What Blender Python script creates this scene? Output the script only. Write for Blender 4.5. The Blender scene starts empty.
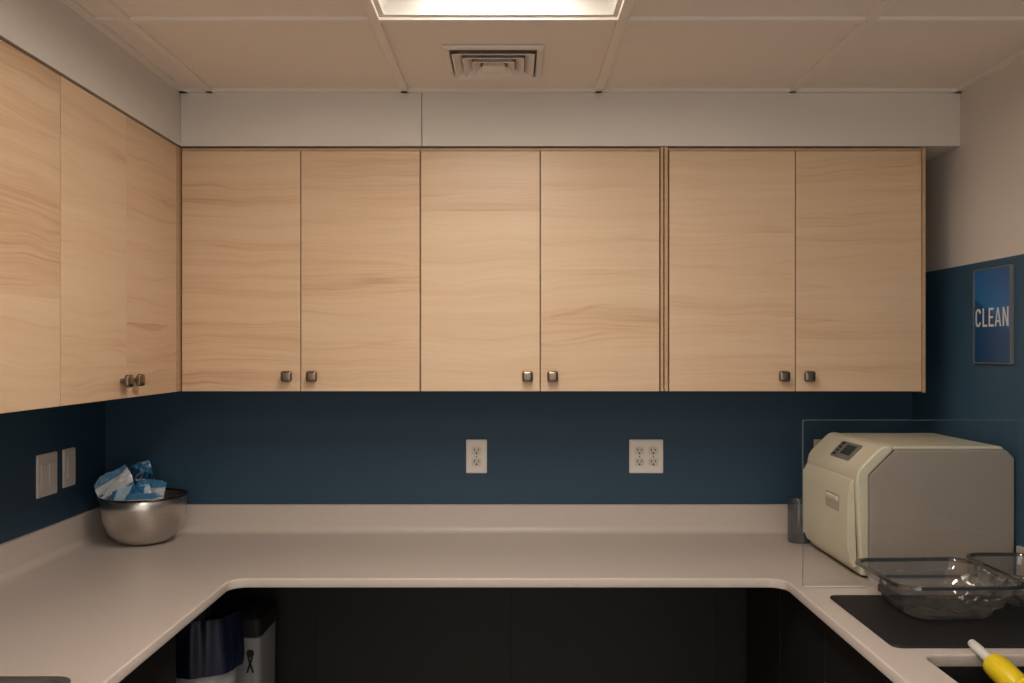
import bpy, bmesh, math, random
from mathutils import Vector, Matrix, noise
random.seed(4)
S=bpy.context.scene
try:
    S.view_settings.view_transform='Standard'
    S.view_settings.look='None'
    S.view_settings.exposure=0.35
except Exception as e: print(e)
COL=S.collection

# ---------------------------------------------------------------- materials
def lin(c):
    r=[]
    for v in c:
        v=v/255.0
        r.append(v/12.92 if v<=0.04045 else ((v+0.055)/1.055)**2.4)
    return (r[0],r[1],r[2],1)
def sock(b,n,v):
    if n in b.inputs: b.inputs[n].default_value=v
def mat(name,c,rough=0.5,metal=0.0,var=0.05,scale=8,bump=0.0,bscale=60,trans=0.0,ior=1.45,coat=0.0,stretch=(1,1,1)):
    m=bpy.data.materials.new(name); m.use_nodes=True
    nt=m.node_tree; b=nt.nodes['Principled BSDF']
    sock(b,'Roughness',rough); sock(b,'Metallic',metal); sock(b,'Transmission Weight',trans); sock(b,'IOR',ior); sock(b,'Coat Weight',coat)
    tc=nt.nodes.new('ShaderNodeTexCoord'); mp=nt.nodes.new('ShaderNodeMapping'); mp.inputs['Scale'].default_value=stretch
    nt.links.new(tc.outputs['Object'],mp.inputs['Vector'])
    n=nt.nodes.new('ShaderNodeTexNoise'); n.inputs['Scale'].default_value=scale; n.inputs['Detail'].default_value=4
    nt.links.new(mp.outputs['Vector'],n.inputs['Vector'])
    r=nt.nodes.new('ShaderNodeValToRGB'); L=lin(c)
    r.color_ramp.elements[0].position=0.3; r.color_ramp.elements[1].position=0.7
    r.color_ramp.elements[0].color=tuple(min(1,x*(1-var)) for x in L[:3])+(1,)
    r.color_ramp.elements[1].color=tuple(min(1,x*(1+var)) for x in L[:3])+(1,)
    nt.links.new(n.outputs['Fac'],r.inputs['Fac']); nt.links.new(r.outputs['Color'],b.inputs['Base Color'])
    if bump>0:
        n2=nt.nodes.new('ShaderNodeTexNoise'); n2.inputs['Scale'].default_value=bscale; n2.inputs['Detail'].default_value=3
        nt.links.new(mp.outputs['Vector'],n2.inputs['Vector'])
        bp=nt.nodes.new('ShaderNodeBump'); bp.inputs['Strength'].default_value=bump; bp.inputs['Distance'].default_value=0.002
        nt.links.new(n2.outputs['Fac'],bp.inputs['Height']); nt.links.new(bp.outputs['Normal'],b.inputs['Normal'])
    return m
def emis(name,c,s):
    m=bpy.data.materials.new(name); m.use_nodes=True; b=m.node_tree.nodes['Principled BSDF']
    sock(b,'Base Color',(0.8,0.8,0.8,1)); sock(b,'Emission Color',lin(c)); sock(b,'Emission Strength',s)
    return m

def wood():
    m=bpy.data.materials.new('ash_laminate'); m.use_nodes=True; nt=m.node_tree; N=nt.nodes; Lk=nt.links; b=N['Principled BSDF']
    sock(b,'Roughness',0.42)
    def M(op,a,bb=None,c=None):
        n=N.new('ShaderNodeMath'); n.operation=op
        for i,v in enumerate((a,bb,c)):
            if v is None: continue
            if isinstance(v,(int,float)): n.inputs[i].default_value=v
            else: Lk.new(v,n.inputs[i])
        return n.outputs[0]
    tc=N.new('ShaderNodeTexCoord'); sp=N.new('ShaderNodeSeparateXYZ'); Lk.new(tc.outputs['Object'],sp.inputs[0])
    oi=N.new('ShaderNodeObjectInfo'); rnd=oi.outputs['Random']
    h=M('ADD',sp.outputs[0],sp.outputs[1]); z=sp.outputs[2]
    st=M('FLOOR',M('ADD',M('MULTIPLY',z,2.7),M('MULTIPLY',rnd,7.3)))
    wn=N.new('ShaderNodeTexWhiteNoise'); wn.noise_dimensions='2D'
    cw=N.new('ShaderNodeCombineXYZ'); Lk.new(st,cw.inputs[0]); Lk.new(M('MULTIPLY',rnd,31.0),cw.inputs[1]); Lk.new(cw.outputs[0],wn.inputs['Vector'])
    step=wn.outputs['Value']
    def nz(hx,zx,off,detail=5,rough=0.6,zin=None):
        c=N.new('ShaderNodeCombineXYZ')
        Lk.new(M('ADD',M('MULTIPLY',h,hx),M('MULTIPLY',rnd,off*3.7)),c.inputs[0])
        Lk.new(M('MULTIPLY',zin if zin else z,zx),c.inputs[1])
        Lk.new(M('ADD',M('MULTIPLY',step,9.0),off),c.inputs[2])
        t=N.new('ShaderNodeTexNoise'); t.inputs['Scale'].default_value=1; t.inputs['Detail'].default_value=detail; t.inputs['Roughness'].default_value=rough
        Lk.new(c.outputs[0],t.inputs['Vector']); return t.outputs['Fac']
    warp=nz(2.6,4,3.1,2)
    zz=M('ADD',z,M('MULTIPLY',warp,0.075))
    g1=nz(0.9,26,1.3,4,0.55,zz)
    g2=nz(3.0,180,5.3,3,0.6,zz)
    g3=nz(0.8,7,8.3,2,0.5,zz)
    # thin darker growth-line streaks
    g4=nz(0.6,13,11.7,1,0.4,zz)
    line=M('MAXIMUM',M('SUBTRACT',1.0,M('DIVIDE',M('ABSOLUTE',M('SUBTRACT',g4,0.5)),0.022)),0.0)
    g5=nz(0.6,11,15.1,1,0.4,zz)
    line2=M('MAXIMUM',M('SUBTRACT',1.0,M('DIVIDE',M('ABSOLUTE',M('SUBTRACT',g5,0.40)),0.014)),0.0)
    mask=nz(2.2,5,19.9,2,0.5)
    lines=M('MULTIPLY',M('ADD',line,line2),M('MULTIPLY',mask,0.12))
    f=M('ADD',M('ADD',M('MULTIPLY',g1,0.42),M('MULTIPLY',g2,0.24)),M('ADD',M('MULTIPLY',g3,0.34),M('MULTIPLY',M('SUBTRACT',step,0.5),0.09)))
    f=M('SUBTRACT',f,lines)
    r=N.new('ShaderNodeValToRGB'); e=r.color_ramp.elements
    e[0].position=0.30; e[0].color=lin((187,150,117)); e[1].position=0.66; e[1].color=lin((218,192,161))
    x=r.color_ramp.elements.new(0.39); x.color=lin((203,170,137))
    x=r.color_ramp.elements.new(0.47); x.color=lin((211,181,148))
    Lk.new(f,r.inputs['Fac']); Lk.new(r.outputs['Color'],b.inputs['Base Color'])
    return m
WOOD=wood()
WOODE=mat('ash_edge_band',(190,157,123),0.5,var=0.08,scale=20,stretch=(1,1,4))
DKG=mat('dark_gap_filler',(45,34,27),0.8)
WHITE=mat('white_paint',(216,210,202),0.75,var=0.015,scale=3,bump=0.08,bscale=220)
TILE=mat('ceiling_tile',(230,219,208),0.9,var=0.03,scale=120,bump=0.3,bscale=300)
TBAR=mat('painted_grid_metal',(230,220,210),0.6,var=0.01)
VENTM=mat('vent_enamel',(224,215,206),0.5,var=0.01)
DUCT=mat('duct_shadow_grey',(120,110,100),0.7)
BLUE=mat('navy_wall_paint',(42,71,93),0.6,var=0.03,scale=3,bump=0.08,bscale=220)
COUNTER=mat('warm_quartz',(199,188,179),0.38,var=0.035,scale=260)
FLOORM=mat('vinyl_floor',(205,196,187),0.5,var=0.06,scale=12)
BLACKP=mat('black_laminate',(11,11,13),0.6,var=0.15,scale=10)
STEEL=mat('brushed_steel',(205,200,194),0.28,1.0,var=0.06,scale=30,stretch=(1,1,12))
STEELD=mat('dull_steel',(150,148,145),0.35,0.8,var=0.06,scale=20)
RIMD=mat('dark_rolled_rim',(70,66,62),0.25,0.9)
KNOB=mat('satin_nickel',(128,116,102),0.30,1.0,var=0.05,scale=40)
CREAM=mat('cream_plastic',(221,214,192),0.4,var=0.015,scale=6)
GREYC=mat('taupe_powder_coat',(168,158,147),0.28,var=0.02,scale=6)
PLATE=mat('white_nylon',(232,226,218),0.4,var=0.01)
NYF=mat('nylon_face',(214,206,196),.4)
ENAMEL=mat('white_enamel',(205,200,192),0.4,var=0.01)
SLOT=mat('dark_slot',(28,26,25),0.6)
LCD=mat('lcd_display',(60,70,70),0.15,var=0.1)
GREYB=mat('grey_plastic',(120,118,114),0.45)
MATM=mat('black_rubber',(20,20,22),0.6,var=0.1,bump=0.3,bscale=200)
SINKM=mat('dark_composite',(30,29,29),0.4,var=0.1,scale=80)
YEL=mat('yellow_plastic',(228,200,30),0.4,var=0.04)
WPL2=mat('pale_plastic',(214,214,208),0.4,var=0.02)
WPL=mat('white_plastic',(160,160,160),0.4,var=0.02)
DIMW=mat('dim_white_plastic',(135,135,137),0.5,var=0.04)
GRN=mat('dark_green_rubber',(30,80,60),0.5)
BAGM=mat('navy_bin_bag',(10,18,40),0.4,var=0.2,scale=14,bump=0.5,bscale=40)
EMW=emis('lamp_diffuser',(255,244,232),14.0)

def clearmat(name,tint,rough,base,gain,diff=0.0,dcol=(.6,.6,.6,1),bump=0.0):
    m=bpy.data.materials.new(name); m.use_nodes=True; nt=m.node_tree; N=nt.nodes
    for n in list(N): N.remove(n)
    o=N.new('ShaderNodeOutputMaterial'); t=N.new('ShaderNodeBsdfTransparent'); t.inputs[0].default_value=tint
    g=N.new('ShaderNodeBsdfGlossy'); g.inputs['Roughness'].default_value=rough
    lw=N.new('ShaderNodeLayerWeight'); lw.inputs[0].default_value=0.5
    pw=N.new('ShaderNodeMath'); pw.operation='POWER'; pw.inputs[1].default_value=3
    ma=N.new('ShaderNodeMath'); ma.operation='MULTIPLY_ADD'; ma.inputs[1].default_value=gain; ma.inputs[2].default_value=base; ma.use_clamp=True
    mx=N.new('ShaderNodeMixShader')
    nt.links.new(lw.outputs['Facing'],pw.inputs[0]); nt.links.new(pw.outputs[0],ma.inputs[0])
    d=N.new('ShaderNodeBsdfDiffuse'); d.inputs[0].default_value=dcol
    m2=N.new('ShaderNodeMixShader'); m2.inputs[0].default_value=diff
    if bump>0:
        tc=N.new('ShaderNodeTexCoord'); nn=N.new('ShaderNodeTexNoise'); nn.inputs['Scale'].default_value=14; nn.inputs['Detail'].default_value=1
        bp=N.new('ShaderNodeBump'); bp.inputs['Strength'].default_value=bump; bp.inputs['Distance'].default_value=0.02
        nt.links.new(tc.outputs['Object'],nn.inputs['Vector']); nt.links.new(nn.outputs['Fac'],bp.inputs['Height']); nt.links.new(bp.outputs['Normal'],g.inputs['Normal']); nt.links.new(bp.outputs['Normal'],lw.inputs['Normal'])
    nt.links.new(t.outputs[0],m2.inputs[1]); nt.links.new(d.outputs[0],m2.inputs[2])
    nt.links.new(ma.outputs[0],mx.inputs[0]); nt.links.new(m2.outputs[0],mx.inputs[1]); nt.links.new(g.outputs[0],mx.inputs[2]); nt.links.new(mx.outputs[0],o.inputs[0])
    return m
ACR=clearmat('acrylic_sheet',(0.965,0.97,0.965,1),.03,.015,.4)
ACRE=clearmat('acrylic_edge',(0.72,0.76,0.76,1),.2,.06,.2,.10,(.6,.66,.66,1))
CLEARP=clearmat('clear_plastic',(0.64,0.63,0.62,1),.05,.17,.85,.06,bump=.5)
RIMM=clearmat('clear_plastic_rim',(0.16,0.155,0.15,1),.08,.16,.6,.04)
CANM=clearmat('smoky_canister',(0.55,0.56,0.58,1),.1,.06,.5,.30,(.16,.17,.18,1))

def pouchmat(name,c1,c2,sc,rot,pos=.5):
    m=bpy.data.materials.new(name); m.use_nodes=True; nt=m.node_tree; N=nt.nodes; b=N['Principled BSDF']; sock(b,'Roughness',0.18)
    tc=N.new('ShaderNodeTexCoord'); mp=N.new('ShaderNodeMapping'); mp.inputs['Rotation'].default_value=(0.0,0.0,rot)
    w=N.new('ShaderNodeTexWave'); w.inputs['Scale'].default_value=sc; w.inputs['Distortion'].default_value=2.5; w.inputs['Detail'].default_value=1; w.inputs['Detail Scale'].default_value=1.5
    r=N.new('ShaderNodeValToRGB')
    r.color_ramp.elements[0].color=lin(c1); r.color_ramp.elements[0].position=pos-.05; r.color_ramp.elements[1].position=pos+.05; r.color_ramp.elements[1].color=lin(c2)
    nt.links.new(tc.outputs['Object'],mp.inputs[0]); nt.links.new(mp.outputs[0],w.inputs['Vector']); nt.links.new(w.outputs['Fac'],r.inputs[0]); nt.links.new(r.outputs[0],b.inputs['Base Color'])
    return m
PM1=pouchmat('blue_white_film',(45,108,150),(165,190,205),4,0.4,.6)
PM2=pouchmat('white_blue_film',(190,193,195),(72,130,170),4,1.2,.66)
PM3=pouchmat('deep_blue_film',(20,56,86),(45,108,150),3,2.0)

def signmat():
    m=bpy.data.materials.new('sign_blue_print'); m.use_nodes=True; nt=m.node_tree; N=nt.nodes; b=N['Principled BSDF']; sock(b,'Roughness',0.3)
    tc=N.new('ShaderNodeTexCoord'); sp=N.new('ShaderNodeSeparateXYZ'); nt.links.new(tc.outputs['Object'],sp.inputs[0])
    mu=N.new('ShaderNodeMath'); mu.operation='MULTIPLY_ADD'; mu.inputs[1].default_value=-0.5
    nt.links.new(sp.outputs[1],mu.inputs[0]); nt.links.new(sp.outputs[2],mu.inputs[2])
    mr=N.new('ShaderNodeMapRange'); mr.inputs[1].default_value=-0.16; mr.inputs[2].default_value=0.16
    nt.links.new(mu.outputs[0],mr.inputs[0])
    r=N.new('ShaderNodeValToRGB'); e=r.color_ramp.elements
    e[0].color=lin((28,72,118)); e[1].color=lin((34,88,144)); x=e.new(0.50); x.color=lin((32,78,126)); x=e.new(0.54); x.color=lin((46,114,178))
    nt.links.new(mr.outputs[0],r.inputs[0]); nt.links.new(r.outputs[0],b.inputs['Base Color'])
    return m
SIGNM=signmat()

# ---------------------------------------------------------------- geometry helpers
def obj_from_bm(bm,name,m,smooth=False,bevel=0,seg=2,recalc=True):
    if recalc: bmesh.ops.recalc_face_normals(bm,faces=bm.faces)
    vs=[v.co for v in bm.verts]
    lo=Vector((min(v.x for v in vs),min(v.y for v in vs),min(v.z for v in vs))); hi=Vector((max(v.x for v in vs),max(v.y for v in vs),max(v.z for v in vs)))
    c=(lo+hi)/2
    bmesh.ops.translate(bm,verts=bm.verts,vec=-c)
    me=bpy.data.meshes.new(name); bm.to_mesh(me); bm.free()
    if smooth:
        for p in me.polygons: p.use_smooth=True
    me.materials.append(m)
    o=bpy.data.objects.new(name,me); o.location=c; COL.objects.link(o)
    if bevel>0:
        md=o.modifiers.new('b','BEVEL'); md.width=bevel; md.segments=seg; md.limit_method='ANGLE'; md.angle_limit=math.radians(30)
        for p in me.polygons: p.use_smooth=True
        wn=o.modifiers.new('w','WEIGHTED_NORMAL'); wn.keep_sharp=True
    elif smooth:
        try:
            me.set_sharp_from_angle(angle=math.radians(38))
        except Exception: pass
    return o
def addbox(bm,x0,x1,y0,y1,z0,z1,M=None):
    vs=[bm.verts.new(((x0,x1)[i],(y0,y1)[j],(z0,z1)[k])) for i in (0,1) for j in (0,1) for k in (0,1)]
    for f in ((0,1,3,2),(4,6,7,5),(0,4,5,1),(2,3,7,6),(0,2,6,4),(1,5,7,3)):
        bm.faces.new([vs[i] for i in f])
    if M is not None: bmesh.ops.transform(bm,matrix=M,verts=vs)
def box(name,x0,x1,y0,y1,z0,z1,m,bevel=0,M=None,seg=2):
    bm=bmesh.new(); addbox(bm,x0,x1,y0,y1,z0,z1,M); return obj_from_bm(bm,name,m,bevel=bevel,seg=seg)
def boxes(name,L,m,bevel=0,M=None):
    bm=bmesh.new()
    for b in L: addbox(bm,*b,M)
    return obj_from_bm(bm,name,m,bevel=bevel)
def loftbm(bm,rings,cap0=True,cap1=True):
    R=[[bm.verts.new(p) for p in r] for r in rings]; n=len(R[0])
    for a,b in zip(R,R[1:]):
        for i in range(n): bm.faces.new((a[i],a[(i+1)%n],b[(i+1)%n],b[i]))
    if cap0: bm.faces.new(R[0][::-1])
    if cap1: bm.faces.new(R[-1])
def rr(cx,cy,hx,hy,r,z,n=6):
    pts=[]
    for k,(sx,sy) in enumerate(((1,1),(-1,1),(-1,-1),(1,-1))):
        for i in range(n+1):
            a=math.pi/2*(k+i/n)
            pts.append((cx+sx*(hx-r)+r*math.cos(a),cy+sy*(hy-r)+r*math.sin(a),z))
    return pts
def circ(cx,cy,r,z,n=48,wob=0,ph=0,k=9):
    return [(cx+(r+wob*math.sin(k*a+ph)+wob*0.5*math.sin(2.3*k*a))*math.cos(a),cy+(r+wob*math.sin(k*a+ph)+wob*0.5*math.sin(2.3*k*a))*math.sin(a),z) for a in [2*math.pi*i/n for i in range(n)]]
def loft(name,rings,m,smooth=True,cap0=True,cap1=True,M=None):
    bm=bmesh.new(); loftbm(bm,rings,cap0,cap1)
    if M is not None: bmesh.ops.transform(bm,matrix=M,verts=bm.verts)
    return obj_from_bm(bm,name,m,smooth=smooth)
def prism(name,pts,y0,y1,m,bevel=0,seg=3,M=None,smooth=False):
    bm=bmesh.new(); a=[bm.verts.new((x,y0,z)) for x,z in pts]; b=[bm.verts.new((x,y1,z)) for x,z in pts]; n=len(pts)
    bm.faces.new(a); bm.faces.new(b[::-1])
    for i in range(n): bm.faces.new((a[i],b[i],b[(i+1)%n],a[(i+1)%n]))
    if M is not None: bmesh.ops.transform(bm,matrix=M,verts=bm.verts)
    return obj_from_bm(bm,name,m,bevel=bevel,seg=seg,smooth=smooth)
def empty(name,loc):
    o=bpy.data.objects.new(name,None); o.location=loc; o.empty_display_size=0.05; COL.objects.link(o); return o
def par(p,*ch):
    bpy.context.view_layer.update()
    for c in ch:
        c.parent=p; c.matrix_parent_inverse=p.matrix_world.inverted()
def top(o,label,cat,group=None):
    o['label']=label; o['category']=cat
    if group: o['group']=group
    return o
def struct(o): o['kind']='structure'; return o
def tube(name,pts,rads,m,seg=16):
    bm=bmesh.new(); rings=[]
    P=[Vector(p) for p in pts]
    for i,p in enumerate(P):
        d=(P[min(i+1,len(P)-1)]-P[max(i-1,0)]).normalized()
        a=d.cross(Vector((0,0,1)));  a=a.normalized() if a.length>1e-4 else Vector((1,0,0)); b=d.cross(a)
        rings.append([p+rads[i]*(math.cos(t)*a+math.sin(t)*b) for t in [2*math.pi*k/seg for k in range(seg)]])
    loftbm(bm,rings); return obj_from_bm(bm,name,m,smooth=True)

# ---------------------------------------------------------------- dimensions
CH=1.54; WL=-1.40; WR=1.38; YB=3.10; YF=-1.30; CEIL=2.34
CT=0.914; CTH=0.026
CY=2.77   # cabinet front plane
CX=-1.02  # side cabinet front plane
CZ0=1.413; CZ1=2.162; DT=.010  # DT: reveal between door top and carcass top

# ---------------------------------------------------------------- room (front left open to let in added world fill light)
struct(box('floor',WL-0.1,WR+0.1,YF-1.5,YB+0.1,-0.05,0,FLOORM))
struct(box('wall_back',WL-0.1,WR+0.1,YB,YB+0.1,0,2.6,BLUE))
struct(box('wall_left',WL-0.1,WL,YF,YB,0,2.6,BLUE))
wr=box('wall_right',WR,WR+0.1,YF,YB,0,2.6,BLUE)
m=bpy.data.materials.new('two_tone_wall'); m.use_nodes=True; nt=m.node_tree; b=nt.nodes['Principled BSDF']; sock(b,'Roughness',0.65)
tc=nt.nodes.new('ShaderNodeTexCoord'); sp=nt.nodes.new('ShaderNodeSeparateXYZ'); gt=nt.nodes.new('ShaderNodeMath'); gt.operation='GREATER_THAN'; gt.inputs[1].default_value=1.799-1.3
mx=nt.nodes.new('ShaderNodeMix'); mx.data_type='RGBA'; mx.inputs[6].default_value=lin((50,84,108)); mx.inputs[7].default_value=lin((212,205,197))
nt.links.new(tc.outputs['Object'],sp.inputs[0]); nt.links.new(sp.outputs[2],gt.inputs[0]); nt.links.new(gt.outputs[0],mx.inputs[0]); nt.links.new(mx.outputs[2],b.inputs['Base Color'])
wr.data.materials[0]=m; struct(wr)
XS=[WL,-0.928,-0.330,0.265,0.860,WR]
YS=[YF,-0.836,-0.235,0.366,0.967,1.568,2.169,2.77,YB]
bm=bmesh.new()
def istro(i,j):
    x=(XS[i]+XS[i+1])/2; y=(YS[j]+YS[j+1])/2
    return (-0.33<x<0.265) and (0.967<y<2.169 or -0.836<y<0.366)
for i in range(len(XS)-1):
    for j in range(len(YS)-1):
        if istro(i,j): continue
        addbox(bm,XS[i]+0.001,XS[i+1]-0.001,YS[j]+0.001,YS[j+1]-0.001,CEIL,CEIL+0.016)
struct(obj_from_bm(bm,'ceiling',TILE))
k=1
for x in XS[1:-1]:
    struct(box('trim_%d'%k,x-0.012,x+0.012,YF,CY,CEIL-0.010,CEIL+0.03,TBAR,bevel=0.002)); k+=1
for y in YS[1:-2]:
    segs=[(WL,WR)]
    if 0.967<y<2.169 or -0.836<y<0.366: segs=[(WL,-0.33),(0.265,WR)]
    for a,c in segs:
        struct(box('trim_%d'%k,a,c,y-0.012,y+0.012,CEIL-0.009,CEIL+0.03,TBAR,bevel=0.002)); k+=1
struct(box('trim_%d'%k,CX,WR,CY-0.022,CY,CEIL-0.010,CEIL,TBAR)); k+=1
struct(box('trim_%d'%k,CX,CX+0.022,YF,CY,CEIL-0.010,CEIL,TBAR)); k+=1
struct(box('trim_%d'%k,WR-0.022,WR,YF,CY,CEIL-0.010,CEIL,TBAR)); k+=1
SZ=CZ1+0.006
struct(box('wall_soffit_joined',CX+0.0005,-0.2785,CY,YB,SZ,CEIL,WHITE,bevel=0.0015))
struct(box('wall_soffit_board',-0.2765,WR,CY,YB,SZ,CEIL,WHITE,bevel=0.0015))
struct(box('wall_soffit_side',WL,CX,YF,YB,SZ,CEIL,WHITE))

# ---------------------------------------------------------------- troffer lights
def troffer(x0,x1,y0,y1):
    e=empty('ceiling_light',((x0+x1)/2,(y0+y1)/2,CEIL))
    x0+=0.012;x1-=0.012;y0+=0.012;y1-=0.012
    cx=(x0+x1)/2; cy=(y0+y1)/2; hx=(x1-x0)/2; hy=(y1-y0)/2
    def rect(ix,iy,z): return [(cx-hx+ix,cy-hy+iy,z),(cx+hx-ix,cy-hy+iy,z),(cx+hx-ix,cy+hy-iy,z),(cx-hx+ix,cy+hy-iy,z)]
    rings=[rect(0,0,CEIL-0.001),rect(0.012,0.012,CEIL-0.001)]
    for t in range(1,7):
        a=t/6*math.pi/2
        rings.append(rect(0.012+0.12*(1-math.cos(a)),0.012+0.05*(1-math.cos(a)),CEIL+0.075*math.sin(a)))
    body=loft('housing',rings,ENAMEL,smooth=True,cap0=False,cap1=True)
    bm=bmesh.new(); n=10; lx=hx-0.135; L=[]
    for i in range(n+1):
        t=-1+2*i/n; L.append((cx+lx*t,CEIL+0.072-0.060*(1-t*t)))
    a=[bm.verts.new((x,y0+0.07,z)) for x,z in L]; b2=[bm.verts.new((x,y1-0.07,z)) for x,z in L]
    for i in range(n): bm.faces.new((a[i],a[i+1],b2[i+1],b2[i]))
    bm.faces.new(a+[]) ; bm.faces.new(b2[::-1])
    lens=obj_from_bm(bm,'diffuser',EMW,smooth=True)
    ribs=boxes('lens_rib',[(cx-lx-0.006,cx-lx,y0+0.06,y1-0.06,CEIL+0.04,CEIL+0.074),(cx+lx,cx+lx+0.006,y0+0.06,y1-0.06,CEIL+0.04,CEIL+0.074)],TBAR)
    par(e,body,lens,ribs)
    top(e,'recessed white ceiling light panel with glowing centre lens','ceiling light','recessed ceiling lights')
troffer(-0.330,0.265,0.967,2.169)
troffer(-0.330,0.265,-0.836,0.366)  # unseen second panel over the camera, added as fill light

# ---------------------------------------------------------------- ceiling vent
vx,vy=-0.050,2.49
e=empty('air_vent',(vx,vy,CEIL))
def frame(h0,h1,z0,z1,m,name):
    def q(h,z): return [(vx-h,vy-h,z),(vx+h,vy-h,z),(vx+h,vy+h,z),(vx-h,vy+h,z)]
    return loft(name,[q(h0,z0),q(h1,z1),q(h1-0.002,z1),q(h0-0.002,z0-.0015),q(h0,z0-.0015),q(h0,z0)],m,smooth=False,cap0=False,cap1=False)
V=.134
fl=boxes('flange',[(vx-V,vx+V,vy-V,vy-.116,CEIL-.010,CEIL),(vx-V,vx+V,vy+.116,vy+V,CEIL-.010,CEIL),(vx-V,vx-.116,vy-.116,vy+.116,CEIL-.010,CEIL),(vx+.116,vx+V,vy-.116,vy+.116,CEIL-.010,CEIL)],VENTM,bevel=0.003)
bk=box('duct_plate',vx-.116,vx+.116,vy-.116,vy+.116,CEIL-.002,CEIL-.0005,DUCT)
L=[fl,bk]
for i,(h0,h1) in enumerate(((.110,.088),(.083,.062),(.057,.040))):
    L.append(frame(h0,h1,CEIL-.018-.002*i,CEIL-.005,VENTM,'louver'))
L.append(loft('louver',[rr(vx,vy,.031,.031,.002,CEIL-.024,1),rr(vx,vy,.024,.024,.002,CEIL-.003,1)],VENTM,smooth=False))
par(e,*L); top(e,'square white stepped air vent set in a ceiling tile','air vent')

# ---------------------------------------------------------------- wall cabinets
def knob_at(p,d):
    d=Vector(d); zax=d; yax=Vector((0,0,1)); xax=yax.cross(zax)
    M=Matrix.Translation(p)@Matrix((xax,yax,zax)).transposed().to_4x4()
    h=0.0165
    rings=[rr(0,0,.006,.006,.0055,0),rr(0,0,.006,.006,.0055,.012),rr(0,0,h*.8,h*.8,.006,.014),rr(0,0,h,h,.007,.018),rr(0,0,h,h,.007,.023),rr(0,0,h*.95,h*.95,.0065,.0255),rr(0,0,h*.85,h*.85,.006,.0270),rr(0,0,h*.4,h*.4,.005,.0275)]
    return loft('knob',rings,KNOB,M=M)
def cab_back(x0,x1,nd=2,ztop=CZ1):
    e=empty('wall_cabinet',((x0+x1)/2,YB,CZ0)); t=.016
    yb=YB-.002; yf=CY+.021
    body=boxes('cabinet_body',[(x0,x0+t,yf,yb,CZ0,ztop),(x1-t,x1,yf,yb,CZ0,ztop),(x0+t,x1-t,yf,yb,CZ0,CZ0+t),(x0+t,x1-t,yf,yb,ztop-t,ztop),(x0,x1,CY+.006,yf,ztop-.0075,ztop),(x0+t,x1-t,yb-.008,yb,CZ0+t,ztop-t),(x0+t,x1-t,yf+.01,yb-.01,1.78,1.80)],WOODE)
    par(e,body); w=(x1-x0)/nd; g=.0015
    for i in range(nd):
        a=x0+w*i+g; c=x0+w*(i+1)-g
        d=box('cabinet_door',a,c,CY,CY+.019,CZ0,ztop-DT,WOOD,bevel=.001)
        kx=(c-.038) if i==0 else (a+.036)
        kb=knob_at(Vector((kx,CY,CZ0+.046)),(0,-1,0)); par(d,kb)
        par(e,d)
    return e
G='light wood wall cabinets'
top(cab_back(-1.0175,-.283),'light ash two-door wall cabinet beside the corner','cabinet',G)
top(cab_back(-.2815,.455),'light ash two-door wall cabinet above the power sockets','cabinet',G)
c3=cab_back(.483,1.262); top(c3,'wider light ash two-door wall cabinet above the steriliser','cabinet',G)
ep=box('end_panel',1.2625,1.2715,CY-.004,YB-.002,CZ0-.004,CZ1,WOODE,bevel=.001); par(c3,ep)
struct(box('trim_%d'%k,.4560,.4825,CY+.024,CY+.03,CZ0,CZ1,DKG)); k+=1
struct(box('trim_%d'%k,.4575,.4660,CY-.001,CY+.0235,CZ0,CZ1+.004,WOODE,bevel=.001)); k+=1
struct(box('trim_%d'%k,.4695,.4800,CY-.001,CY+.0235,CZ0,CZ1+.004,WOODE,bevel=.001)); k+=1
def cab_side(y0,y1):
    e=empty('wall_cabinet',(WL,(y0+y1)/2,CZ0)); t=.016; xb=WL+.002; xf=CX-.021; ztop=CZ1
    body=boxes('cabinet_body',[(xb,xf,y0,y0+t,CZ0,ztop),(xb,xf,y1-t,y1,CZ0,ztop),(xb,xf,y0+t,y1-t,CZ0,CZ0+t),(xb,xf,y0+t,y1-t,ztop-t,ztop),(xb,xb+.008,y0+t,y1-t,CZ0+t,ztop-t)],WOODE)
    par(e,body); w=(y1-y0)/2; g=.0012
    for i in range(2):
        a=y0+w*i+g; c=y0+w*(i+1)-g
        d=box('cabinet_door',CX-.019,CX,a,c,CZ0,ztop-.002,WOOD,bevel=.001)
        ky=(c-.036) if i==0 else (a+.036)
        par(d,knob_at(Vector((CX,ky,CZ0+.046)),(1,0,0))); par(e,d)
    return e
top(cab_side(2.035,2.735),'light ash wall cabinet on the side wall by the corner','cabinet',G)
top(cab_side(1.333,2.033),'light ash wall cabinet farther along the side wall','cabinet',G)
top(cab_side(0.631,1.331),'light ash wall cabinet farther along the side wall','cabinet',G)
struct(box('trim_%d'%k,CX-.019,CX-.001,2.737,2.789,CZ0,CZ1,WOODE,bevel=.001)); k+=1

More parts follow.
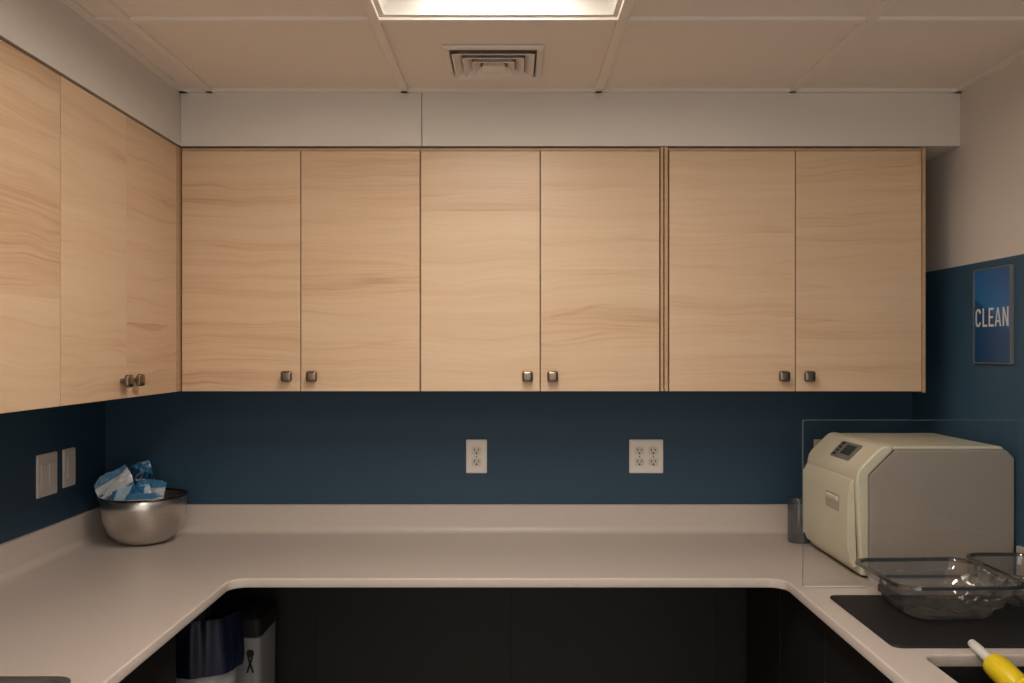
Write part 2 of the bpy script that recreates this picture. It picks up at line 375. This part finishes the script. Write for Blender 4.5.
# ---------------------------------------------------------------- worktop
def poly_curve(name,polys,z0,z1,bev,m):
    cu=bpy.data.curves.new(name,'CURVE'); cu.dimensions='2D'; cu.fill_mode='BOTH'
    cu.extrude=(z1-z0)/2-bev; cu.bevel_depth=bev; cu.bevel_resolution=2; cu.offset=-bev
    for P in polys:
        s=cu.splines.new('POLY'); s.points.add(len(P)-1); s.use_cyclic_u=True
        for p,q in zip(s.points,P): p.co=(q[0],q[1],0,1)
    t=bpy.data.objects.new(name,cu); COL.objects.link(t); bpy.context.view_layer.update()
    me=bpy.data.meshes.new_from_object(t.evaluated_get(bpy.context.evaluated_depsgraph_get()))
    bpy.data.objects.remove(t); me.name=name; me.materials.clear(); me.materials.append(m)
    me.transform(Matrix.Translation((0,0,(z0+z1)/2)))
    o=bpy.data.objects.new(name,me); COL.objects.link(o); return o
def fil(cx,cy,r,a0,a1,n=8): return [(cx+r*math.cos(math.radians(a0+(a1-a0)*i/n)),cy+r*math.sin(math.radians(a0+(a1-a0)*i/n))) for i in range(n+1)]
IL,IR,IY=-.768,.745,2.466; R=.045
outer=[(WL+.001,YB-.001),(WL+.001,.3),(IL,.3)]+fil(IL+R,IY-R,R,180,90)+fil(IR-R,IY-R,R,90,0)+[(IR,.3),(WR-.001,.3),(WR-.001,YB-.001)]
SX0,SX1,SY0,SY1=.842,1.27,1.25,1.848
hole=[(p[0],p[1]) for p in rr((SX0+SX1)/2,(SY0+SY1)/2,(SX1-SX0)/2,(SY1-SY0)/2,.03,0)]
w=poly_curve('worktop',[outer,hole[::-1]],CT-CTH,CT,.004,COUNTER)
top(w,'pale warm grey U-shaped worktop along three walls','worktop')
UP=.095
prof=[(0,0)]; cr=.022; th=.012
prof+= [(th+cr-cr*math.sin(math.radians(a)),cr-cr*math.cos(math.radians(a))) for a in (0,15,30,45,60,75,90)]
prof+= [(th,UP-.002),(th-.002,UP),(0,UP)]
ups=[]
Mb=Matrix(((0,1,0,0),(-1,0,0,YB-.001),(0,0,1,CT+.0001),(0,0,0,1)))
ups.append(prism('upstand',prof,WL+.0135,WR-.0135,COUNTER,M=Mb,smooth=True))
Ml=Matrix(((1,0,0,WL+.001),(0,1,0,0),(0,0,1,CT+.0001),(0,0,0,1)))
ups.append(prism('upstand',prof,.3,YB-.0015,COUNTER,M=Ml,smooth=True))
Mr=Matrix(((-1,0,0,WR-.001),(0,1,0,0),(0,0,1,CT+.0001),(0,0,0,1)))
ups.append(prism('upstand',prof,.3,2.44,COUNTER,M=Mr,smooth=True))
par(w,*ups)
cx,cy,hx,hy=(SX0+SX1)/2,(SY0+SY1)/2,(SX1-SX0)/2,(SY1-SY0)/2
zt=CT-CTH-.001
sk=loft('sink',[rr(cx,cy,hx+.018,hy+.018,.04,zt),rr(cx,cy,hx-.002,hy-.002,.03,zt),rr(cx,cy,hx-.006,hy-.006,.03,zt-.15),rr(cx,cy,hx-.03,hy-.03,.03,zt-.17),rr(cx,cy,.04,.04,.039,zt-.175),
  rr(cx,cy,.04,.04,.039,zt-.18),rr(cx,cy,hx-.027,hy-.027,.03,zt-.175),rr(cx,cy,hx-.002,hy-.002,.03,zt-.15),rr(cx,cy,hx+.001,hy+.001,.03,zt-.004),rr(cx,cy,hx+.018,hy+.018,.04,zt-.004)],SINKM,cap0=False,cap1=False)
top(sk,'dark undermount sink set into the worktop','sink')

# ---------------------------------------------------------------- base cabinets (black) 
def base_side(xf,xb,y0,y1,nd,out):
    e=empty('base_cabinet',((xf+xb)/2,(y0+y1)/2,0)); a,c=min(xf,xb),max(xf,xb); zt=CT-CTH-.001; t=.016
    fi=xf-out*.02; lo,hi=min(fi,xb),max(fi,xb)
    body=boxes('cabinet_body',[(lo,hi,y0,y0+t,0,zt),(lo,hi,y1-t,y1,0,zt),(lo,hi,y0+t,y1-t,.1,.116),(min(xb,xb+out*.01),max(xb,xb+out*.01),y0+t,y1-t,0,zt),(min(fi-out*.05,fi-out*.06),max(fi-out*.05,fi-out*.06),y0+t,y1-t,0,.1)],BLACKP)
    par(e,body); w_=(y1-y0)/nd
    for i in range(nd):
        d=box('cabinet_door',min(xf,fi+out*.001),max(xf,fi+out*.001),y0+w_*i+.002,y0+w_*(i+1)-.002,.11,zt-.006,BLACKP,bevel=.0015); par(e,d)
    return e
top(base_side(.79,WR-.002,.32,1.22,2,-1),'black base cabinet under the worktop','cabinet','black base cabinets')
top(base_side(.79,WR-.002,1.222,1.892,2,-1),'black base cabinet under the sink','cabinet','black base cabinets')
top(base_side(.79,WR-.002,1.894,3.03,3,-1),'black base cabinet under the steriliser','cabinet','black base cabinets')
top(base_side(-.82,WL+.002,.32,1.26,2,1),'black base cabinet under the worktop','cabinet','black base cabinets')
top(base_side(-.82,WL+.002,1.262,2.20,2,1),'black base cabinet under the worktop beside the waste bins','cabinet','black base cabinets')
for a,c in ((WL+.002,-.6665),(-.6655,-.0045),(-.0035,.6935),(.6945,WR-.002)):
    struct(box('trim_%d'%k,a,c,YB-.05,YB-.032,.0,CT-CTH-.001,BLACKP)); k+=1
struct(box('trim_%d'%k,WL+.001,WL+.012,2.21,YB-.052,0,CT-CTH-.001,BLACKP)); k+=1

# ---------------------------------------------------------------- bins
bx,by=-.895,2.60
e=empty('waste_bin',(bx,by,0))
body=loft('bin_body',[circ(bx,by,.080,.001),circ(bx,by,.083,.01),circ(bx,by,.098,.73),circ(bx,by,.100,.74),circ(bx,by,.095,.74),circ(bx,by,.078,.02)],WPL)
bag=loft('bin_bag',[circ(bx,by,.110,.630,96,.004,0,7),circ(bx,by,.112,.66,96,.005,.4,7),circ(bx,by,.110,.72,96,.004,.8,7),circ(bx,by,.106,.762,96,.004,1.1,7),circ(bx,by,.098,.785,96,.004,1.5,7),circ(bx,by,.088,.77,96,.003,1.9,9),circ(bx,by,.078,.68,96,.004,2.2,7),circ(bx,by,.06,.45,96,.005,2.5,7)],BAGM,cap0=False)
par(e,body,bag); top(e,'white waste bin lined with a dark blue bag','waste bin')
bx,by=-.832,2.87
e=empty('waste_container',(bx,by,0))
body=loft('container_body',[rr(bx,by,.045,.08,.015,.001),rr(bx,by,.052,.09,.018,.02),rr(bx,by,.056,.10,.02,.65),rr(bx,by,.053,.096,.018,.655)],DIMW)
lid=loft('container_lid',[rr(bx,by,.058,.103,.02,.6555),rr(bx,by,.060,.105,.02,.662),rr(bx,by,.058,.102,.02,.71),rr(bx,by,.04,.08,.02,.725)],BLACKP)
yf=by-.0990; sx_=bx+.026
bm=bmesh.new()
for s in (-1,1):
    Mx=Matrix.Translation((sx_,yf-.001,.575))@Matrix.Rotation(math.radians(18*s),4,'Y')
    addbox(bm,-.003,.003,-.001,.001,-.03,.022,Mx)
Mk=Matrix.Translation((sx_,yf-.001,.606))@Matrix.Rotation(math.radians(90),4,'X')
bmesh.ops.create_cone(bm,cap_ends=True,segments=20,radius1=.012,radius2=.012,depth=.002,matrix=Mk)
mk=obj_from_bm(bm,'printed_symbol',SLOT)
par(e,body,lid,mk); top(e,'slim white waste container with black lid and symbol','waste container')

# ---------------------------------------------------------------- outlets & switches
def plate_back(name,x,z,gang):
    y=YB; e=empty(name,(x,y,z)); hw=.036 if gang==1 else .0585
    M=Matrix.Translation((x,y,z))@Matrix.Rotation(math.radians(90),4,'X')
    pl=loft('cover_plate',[rr(0,0,hw,.058,.004,.0),rr(0,0,hw,.058,.004,.003),rr(0,0,hw-.003,.055,.004,.0055)],PLATE,smooth=False,M=M)
    L=[pl]
    for cxx in ([0] if gang==1 else [-.0235,.0235]):
        for s in (-1,1):
            r=loft('receptacle',[rr(cxx,s*.0195,.0165,.0145,.009,.005),rr(cxx,s*.0195,.0165,.0145,.009,.0072)],NYF,smooth=False,M=M)
            sl=boxes('contact_slot',[(cxx-.0080,cxx-.0050,s*.0195-.001,s*.0195+.0075,.0070,.0076),(cxx+.0050,cxx+.0080,s*.0195-.0005,s*.0195+.007,.0070,.0076),(cxx-.003,cxx+.003,s*.0195-.0100,s*.0195-.0045,.0070,.0076)],SLOT,M=M)
            par(r,sl); L.append(r)
        L.append(loft('screw',[rr(cxx,0,.003,.003,.0029,.005),rr(cxx,0,.0028,.0028,.0027,.0068)],GREYB,M=M))
    par(e,*L); return e
top(plate_back('power_outlet',-.122,1.174,1),'white duplex power outlet on the navy wall','power outlet')
top(plate_back('power_outlet',.462,1.174,2),'white double-width power outlet with four sockets on navy wall','power outlet')
top(plate_back('power_outlet',1.075,1.174,1),'white power outlet behind the steriliser and clear screen','power outlet')
def plate_side(y,z,gang,h=.058):
    e=empty('light_switch',(WL,y,z)); hw=.038 if gang==1 else .058
    M=Matrix.Translation((WL,y,z))@Matrix(((0,0,1),(1,0,0),(0,1,0))).to_4x4()
    pl=loft('cover_plate',[rr(0,0,hw,h,.004,.0),rr(0,0,hw,h,.004,.003),rr(0,0,hw-.003,h-.003,.004,.0055)],PLATE,smooth=False,M=M); L=[pl]
    for c in ([0] if gang==1 else [-.0235,.0235]):
        L.append(loft('rocker',[rr(c,0,.0165,.033,.001,.005,2),rr(c,0,.0160,.0325,.001,.0075,2)],PLATE,smooth=False,M=M))
    par(e,*L); return e
top(plate_side(2.705,1.166,2,.064),'white double rocker switch plate on navy wall','light switch')
top(plate_side(2.84,1.170,1,.060),'white single rocker switch plate on navy wall','light switch')

# ---------------------------------------------------------------- steel bowl with pouches
bx,by=-1.196,2.925
n=64
prof=[(.050,0),(.080,.010),(.108,.036),(.125,.078),(.130,.120),(.1305,.150),(.1290,.152),(.1278,.120),(.1225,.080),(.106,.038),(.078,.013),(.048,.003)]
e=empty('mixing_bowl',(bx,by,CT))
bowl=loft('bowl_body',[circ(bx,by,r,CT+.0008+z,n) for r,z in prof],STEEL)
rim=loft('bowl_rim',[circ(bx,by,.1308,CT+.1505,n),circ(bx,by,.1350,CT+.1515,n),circ(bx,by,.1362,CT+.1545,n),circ(bx,by,.1345,CT+.1575,n),circ(bx,by,.1300,CT+.1572,n),circ(bx,by,.1288,CT+.1540,n),circ(bx,by,.1308,CT+.1505,n)],RIMD,cap0=False,cap1=False)
par(e,bowl,rim)
top(e,'deep brushed stainless steel mixing bowl on the worktop','bowl')
def pouch(w_,h_,t,m,loc,rot,seed,label,curl=0.0):
    bm=bmesh.new(); NX,NY=34,28; g={}
    for s in (0,1):
        for i in range(NX+1):
            for j in range(NY+1):
                u=-1+2*i/NX; v=-1+2*j/NY
                edge=(i in(0,NX) or j in(0,NY))
                if edge and s==1: g[1,i,j]=g[0,i,j]; continue
                f=max(0,(1-abs(u)**3)*(1-abs(v)**5))
                nn=noise.noise(Vector((u*1.1+seed,v*1.1,seed)))
                n2=noise.noise(Vector((u*2.8+seed,v*2.8,seed)))
                n3=noise.noise(Vector((u*6+seed,v*6,seed)))
                bend=.009*nn+.004*n2+.0012*n3
                z=(1 if s==0 else -1)*t*f*(1+.4*n2)+bend
                dz=curl*.016*max(0,v)**2
                droop=-curl*.022*max(0,-u)**2
                g[s,i,j]=bm.verts.new((u*w_/2*(1-.06*v*v)+.003*n2,v*h_/2+.004*n2+droop,z+dz))
    for s in (0,1):
        for i in range(NX):
            for j in range(NY):
                q=[g[s,i,j],g[s,i+1,j],g[s,i+1,j+1],g[s,i,j+1]]
                bm.faces.new(q if s==0 else q[::-1])
    o=obj_from_bm(bm,'plastic_pouch',m,smooth=True)
    o.matrix_world=Matrix.Translation(loc)@Matrix.Rotation(rot[0],4,'X')@Matrix.Rotation(rot[1],4,'Z')
    top(o,label,'pouch','pouches in the steel bowl')
z=CT
T=1.18
pouch(.120,.080,.004,PM2,(bx+.020,by-.068,z+.128),(T-.10,-.12),2,'white plastic pouch with blue print in the steel bowl',.5)
pouch(.125,.085,.004,PM1,(bx-.026,by-.034,z+.142),(T,.16),4,'white pouch with blue print standing in the bowl',.5)
pouch(.120,.075,.004,PM2,(bx-.098,by+.000,z+.185),(T,.45),3,'bright blue and white pouch leaning over the bowl rim',1.0)
pouch(.100,.095,.004,PM2,(bx+.000,by+.036,z+.150),(T,-.22),6,'blue and white pouch standing in the bowl',.5)
pouch(.090,.085,.004,PM3,(bx-.045,by+.072,z+.200),(T,.30),5,'deep blue pouch sticking up from the bowl',.6)

# ---------------------------------------------------------------- steriliser
F=.942; Nn=2.462; Fr=2.87; z0=CT+.008; z1=1.272; XR=1.3765
e=empty('steriliser',(1.15,2.67,CT))
case=prism('casing',[(F+.035,z0),(XR,z0),(XR,z1-.028),(XR-.022,z1-.006),(F+.105,z1-.006),(F+.035,z1-.075)],Nn,Fr,GREYC,bevel=.006)
topc=prism('top_cover',[(F+.100,z1-.0055),(XR-.026,z1-.0055),(XR-.036,z1+.004),(F+.104,z1+.004)],Nn+.004,Fr-.004,CREAM,bevel=.003)
bez=prism('front_bezel',[(F+.012,z0),(F+.0345,z0),(F+.0345,z1-.074),(F+.100,z1-.008),(F+.100,z1+.005),(F+.080,z1+.006),(F+.070,z1+.003),(F+.058,z1-.006),(F+.014,z1-.050),(F+.005,z1-.064),(F+.001,z1-.08),(F+.0,z1-.1)],Nn-.003,Fr+.006,CREAM,bevel=.012,seg=5)
door=prism('door',[(F+.006,z0+.02),(F-.001,z1-.088),(F-.006,z1-.090),(F-.013,z1-.105),(F-.019,z1-.14),(F-.020,z0+.09),(F-.015,z0+.045),(F-.006,z0+.02)],Nn+.012,Fr-.012,CREAM,bevel=.011,seg=5)
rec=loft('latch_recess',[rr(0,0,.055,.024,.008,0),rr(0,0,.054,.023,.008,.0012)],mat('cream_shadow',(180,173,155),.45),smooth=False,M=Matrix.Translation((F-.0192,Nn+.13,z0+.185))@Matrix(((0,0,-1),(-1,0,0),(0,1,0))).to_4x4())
han=prism('latch',[(F-.0185,z0+.188),(F-.0235,z0+.190),(F-.0245,z0+.200),(F-.0190,z0+.204)],Nn+.085,Nn+.175,CREAM,bevel=.002)
par(door,han,rec)
sl=Vector((.052,0,.053)).normalized(); nrm=Vector((-sl.z,0,sl.x)); ya=Vector((0,1,0))
pc=Vector((F+.0365,2.635,z1-.0275))
MP=Matrix.Translation(pc+nrm*.0005)@Matrix((ya*-1,sl,nrm)).transposed().to_4x4()
cp=loft('control_panel',[rr(0,0,.075,.030,.006,-.002),rr(0,0,.074,.029,.006,.003)],GREYB,smooth=False,M=MP)
dsp=loft('display',[rr(.02,.003,.036,.018,.003,.0025),rr(.02,.003,.035,.017,.003,.0042)],LCD,smooth=False,M=MP); par(cp,dsp)
bt=[]
for i in range(4):
    bt.append(loft('button',[rr(-.050,-.020+i*.0135,.009,.0045,.003,.0025),rr(-.050,-.020+i*.0135,.008,.0038,.003,.005)],SLOT,smooth=False,M=MP))
par(cp,*bt)
hinge=tube('hinge_cover',[(F-.006,Fr-.008,z0+.04),(F-.006,Fr-.008,z0+.24)],[.010,.010],CREAM)
feet=[loft('foot',[circ(x,y,.014,CT+.0006,20),circ(x,y,.016,z0,20)],SLOT) for x in (F+.04,1.33) for y in (Nn+.03,Fr-.03)]
par(e,case,topc,bez,door,cp,hinge,*feet)
top(e,'cream and grey tabletop steriliser with sloped control panel','steriliser')
cx,cy=.936,2.935
can=loft('canister',[circ(cx,cy,.034,CT+.0006,32),circ(cx,cy,.036,CT+.006,32),circ(cx,cy,.036,CT+.125,32),circ(cx,cy,.033,CT+.133,32),circ(cx,cy,.033,CT+.142,32),circ(cx,cy,.03,CT+.146,32)],CANM)
top(can,'small smoky grey canister behind the steriliser','canister')
# acrylic screen
XE=1.343
e=empty('splash_screen',(1.06,2.38,CT))
sh=box('clear_sheet',.770,XE,2.378,2.382,CT+.0008,CT+.440,ACR)
ed=boxes('sheet_edge',[(.7677,.770,2.378,2.382,CT+.0008,CT+.4417),(.770,XE,2.378,2.382,CT+.440,CT+.4417)],ACRE)
ft=box('base_strip',.770,.93,2.366,2.3772,CT+.0008,CT+.004,mat('frosted_acrylic',(205,200,195),.3),bevel=.001)
par(e,sh,ed,ft); top(e,'clear acrylic splash screen standing before the steriliser','splash screen')

# ---------------------------------------------------------------- mat & clear containers
mt=loft('drying_mat',[rr(1.0715,2.085,.2705,.197,.02,CT+.0006),rr(1.0715,2.085,.2715,.198,.02,CT+.002),rr(1.0715,2.085,.2700,.196,.02,CT+.005)],MATM)
top(mt,'flat black rubber mat on the worktop','mat')
def container(cx,cy,hx,hy,h,label,rz=0):
    zb=CT+.0060; R=.045; T=Matrix.Translation((cx,cy,zb))@Matrix.Rotation(rz,4,'Z')
    e=empty('food_container',(cx,cy,zb)); Rb=min(R,hx*.45)
    body=loft('container_body',[rr(0,0,hx*.50,hy*.50,Rb*.8,.006),rr(0,0,hx*.56,hy*.56,Rb*.8,.002),rr(0,0,hx*.60,hy*.60,Rb,.0),rr(0,0,hx*.66,hy*.66,Rb,.006),rr(0,0,hx*.71,hy*.71,Rb,h*.30),rr(0,0,hx*.78,hy*.78,Rb,h*.34),rr(0,0,hx*.86,hy*.86,Rb,h*.66),rr(0,0,hx*.885,hy*.885,Rb,h*.69),rr(0,0,hx*.93,hy*.93,Rb,h*.96)],CLEARP,M=T,cap1=False)
    rim=loft('container_rim',[rr(0,0,hx*.928,hy*.928,R,h*.95),rr(0,0,hx*.935,hy*.935,R,h*.99),rr(0,0,hx*.965,hy*.965,R,h*1.01),rr(0,0,hx,hy,R*1.1,h),rr(0,0,hx+.0015,hy+.0015,R*1.1,h*.93),rr(0,0,hx*.945,hy*.945,R,h*.90),rr(0,0,hx*.928,hy*.928,R,h*.95)],RIMM,cap0=False,cap1=False,M=T)
    par(e,body,rim); top(e,label,'container'); return e
container(1.015,2.155,.150,.146,.090,'clear plastic square bowl with thick rim on black mat',.04)
container(1.268,2.235,.092,.130,.088,'clear plastic bowl on the black mat by the wall')

# ---------------------------------------------------------------- brush in sink
A=Vector((.958,1.880,.930)); B=Vector((.955,1.60,.890))
def P(t): return A.lerp(B,t)
e=empty('dish_brush',P(.5))
h1=tube('handle',[P(0),P(.02),P(.10),P(.30)],[.004,.009,.0105,.010],WPL2)
rg=tube('rubber_ring',[P(.30),P(.32),P(.34)],[.0125,.0145,.0145],GRN)
gr=tube('grip',[P(.34),P(.345),P(.42),P(.60),P(.66)],[.015,.024,.026,.024,.014],YEL)
hd=tube('brush_head',[P(.66),P(.70),P(.92),P(1)],[.014,.026,.028,.024],YEL)
par(e,h1,rg,gr,hd); top(e,'white and yellow dish brush leaning out of the sink','dish brush')

# ---------------------------------------------------------------- steel tray
tr=loft('metal_tray',[rr(-1.085,1.468,.255,.205,.03,CT+.0006),rr(-1.085,1.468,.262,.212,.035,CT+.010),rr(-1.085,1.468,.272,.222,.04,CT+.012),rr(-1.085,1.468,.272,.222,.04,CT+.0135),rr(-1.085,1.468,.258,.208,.035,CT+.0125),rr(-1.085,1.468,.252,.202,.03,CT+.003)],STEELD)
top(tr,'shallow stainless steel tray on the worktop','tray')

# ---------------------------------------------------------------- sign
y0s,y1s,zs0,zs1=2.474,2.674,1.501,1.776
e=empty('wall_sign',(WR,(y0s+y1s)/2,(zs0+zs1)/2))
pn=box('sign_panel',WR-.008,WR-.0005,y0s+.003,y1s-.003,zs0+.003,zs1-.003,SIGNM)
fr=boxes('sign_frame',[(WR-.010,WR-.0005,y0s,y0s+.003,zs0,zs1),(WR-.010,WR-.0005,y1s-.003,y1s,zs0,zs1),(WR-.010,WR-.0005,y0s+.003,y1s-.003,zs0,zs0+.003),(WR-.010,WR-.0005,y0s+.003,y1s-.003,zs1-.003,zs1)],GREYB)
def letters():
    bm=bmesh.new(); s=.235; W=1.0; H=1.75; gap=.34; x=0
    def poly(pts):
        a=[bm.verts.new((p[0],p[1],0)) for p in pts]; b=[bm.verts.new((p[0],p[1],.0006)) for p in pts]
        n=len(pts); bm.faces.new(a[::-1]); bm.faces.new(b)
        for i in range(n): bm.faces.new((a[i],a[(i+1)%n],b[(i+1)%n],b[i]))
    def rect(x0,y0,x1,y1): poly([(x0,y0),(x1,y0),(x1,y1),(x0,y1)])
    cxx,r=W/2,W/2
    def arc(cy,a0,a1,n=8):
        for i in range(n):
            t0=math.radians(a0+(a1-a0)*i/n); t1=math.radians(a0+(a1-a0)*(i+1)/n)
            poly([(x+cxx+(r-s)*math.cos(t0),cy+(r-s)*math.sin(t0)),(x+cxx+r*math.cos(t0),cy+r*math.sin(t0)),(x+cxx+r*math.cos(t1),cy+r*math.sin(t1)),(x+cxx+(r-s)*math.cos(t1),cy+(r-s)*math.sin(t1))])
    arc(H-r,5,180,12); arc(r,180,355,12); rect(x,r,x+s,H-r); x+=W+gap
    rect(x,0,x+s,H); rect(x+s,0,x+.85,s*.9); x+=.85+gap*.8
    rect(x,0,x+s,H); rect(x+s,0,x+.88,s*.9); rect(x+s,H/2-s*.4,x+.8,H/2+s*.4); rect(x+s,H-s*.9,x+.88,H); x+=.88+gap*.7
    WA=1.12; poly([(x,0),(x+s,0),(x+WA/2+.0,H-.25),(x+WA/2,H),(x+WA/2-s*.5,H)]); poly([(x+WA,0),(x+WA/2+s*.5,H),(x+WA/2,H),(x+WA/2,H-.25),(x+WA-s,0)]); rect(x+.25,.38,x+WA-.25,.38+s*.8); x+=WA+gap*.8
    rect(x,0,x+s,H); rect(x+W-s,0,x+W,H); poly([(x+s,H),(x+s,H-.5),(x+W-s,0),(x+W-s,.5)]); x+=W
    me=bpy.data.meshes.new('sign_lettering')
    tw,th=.176,.054
    for v in bm.verts: v.co=Vector(((v.co.x/x-.5)*tw,(v.co.y/H-.5)*th,v.co.z))
    bmesh.ops.recalc_face_normals(bm,faces=bm.faces)
    bm.to_mesh(me); bm.free(); return me
me=letters()
me.materials.append(mat('white_lettering',(212,214,214),.5,var=.01))
t=bpy.data.objects.new('sign_lettering',me); COL.objects.link(t)
t.matrix_world=Matrix.Translation((WR-.0083,(y0s+y1s)/2,1.634))@Matrix(((0,0,-1),(-1,0,0),(0,1,0))).to_4x4()
par(e,pn,fr,t); top(e,'framed blue sign reading CLEAN on the wall','sign')

# ---------------------------------------------------------------- world & camera
w=bpy.data.worlds.new('World'); S.world=w; w.use_nodes=True
w.node_tree.nodes['Background'].inputs[0].default_value=(1.0,0.925,0.85,1)
w.node_tree.nodes['Background'].inputs[1].default_value=1.0  # warm ambient fill, added to brighten the ceiling through the open front
cam=bpy.data.cameras.new('Camera'); co=bpy.data.objects.new('Camera',cam); COL.objects.link(co)
co.location=(0,0,CH); co.rotation_euler=(math.radians(90),0,0)
cam.lens=900/1024*36; cam.sensor_width=36; cam.shift_y=8.5/1024; cam.clip_start=.02
S.camera=co
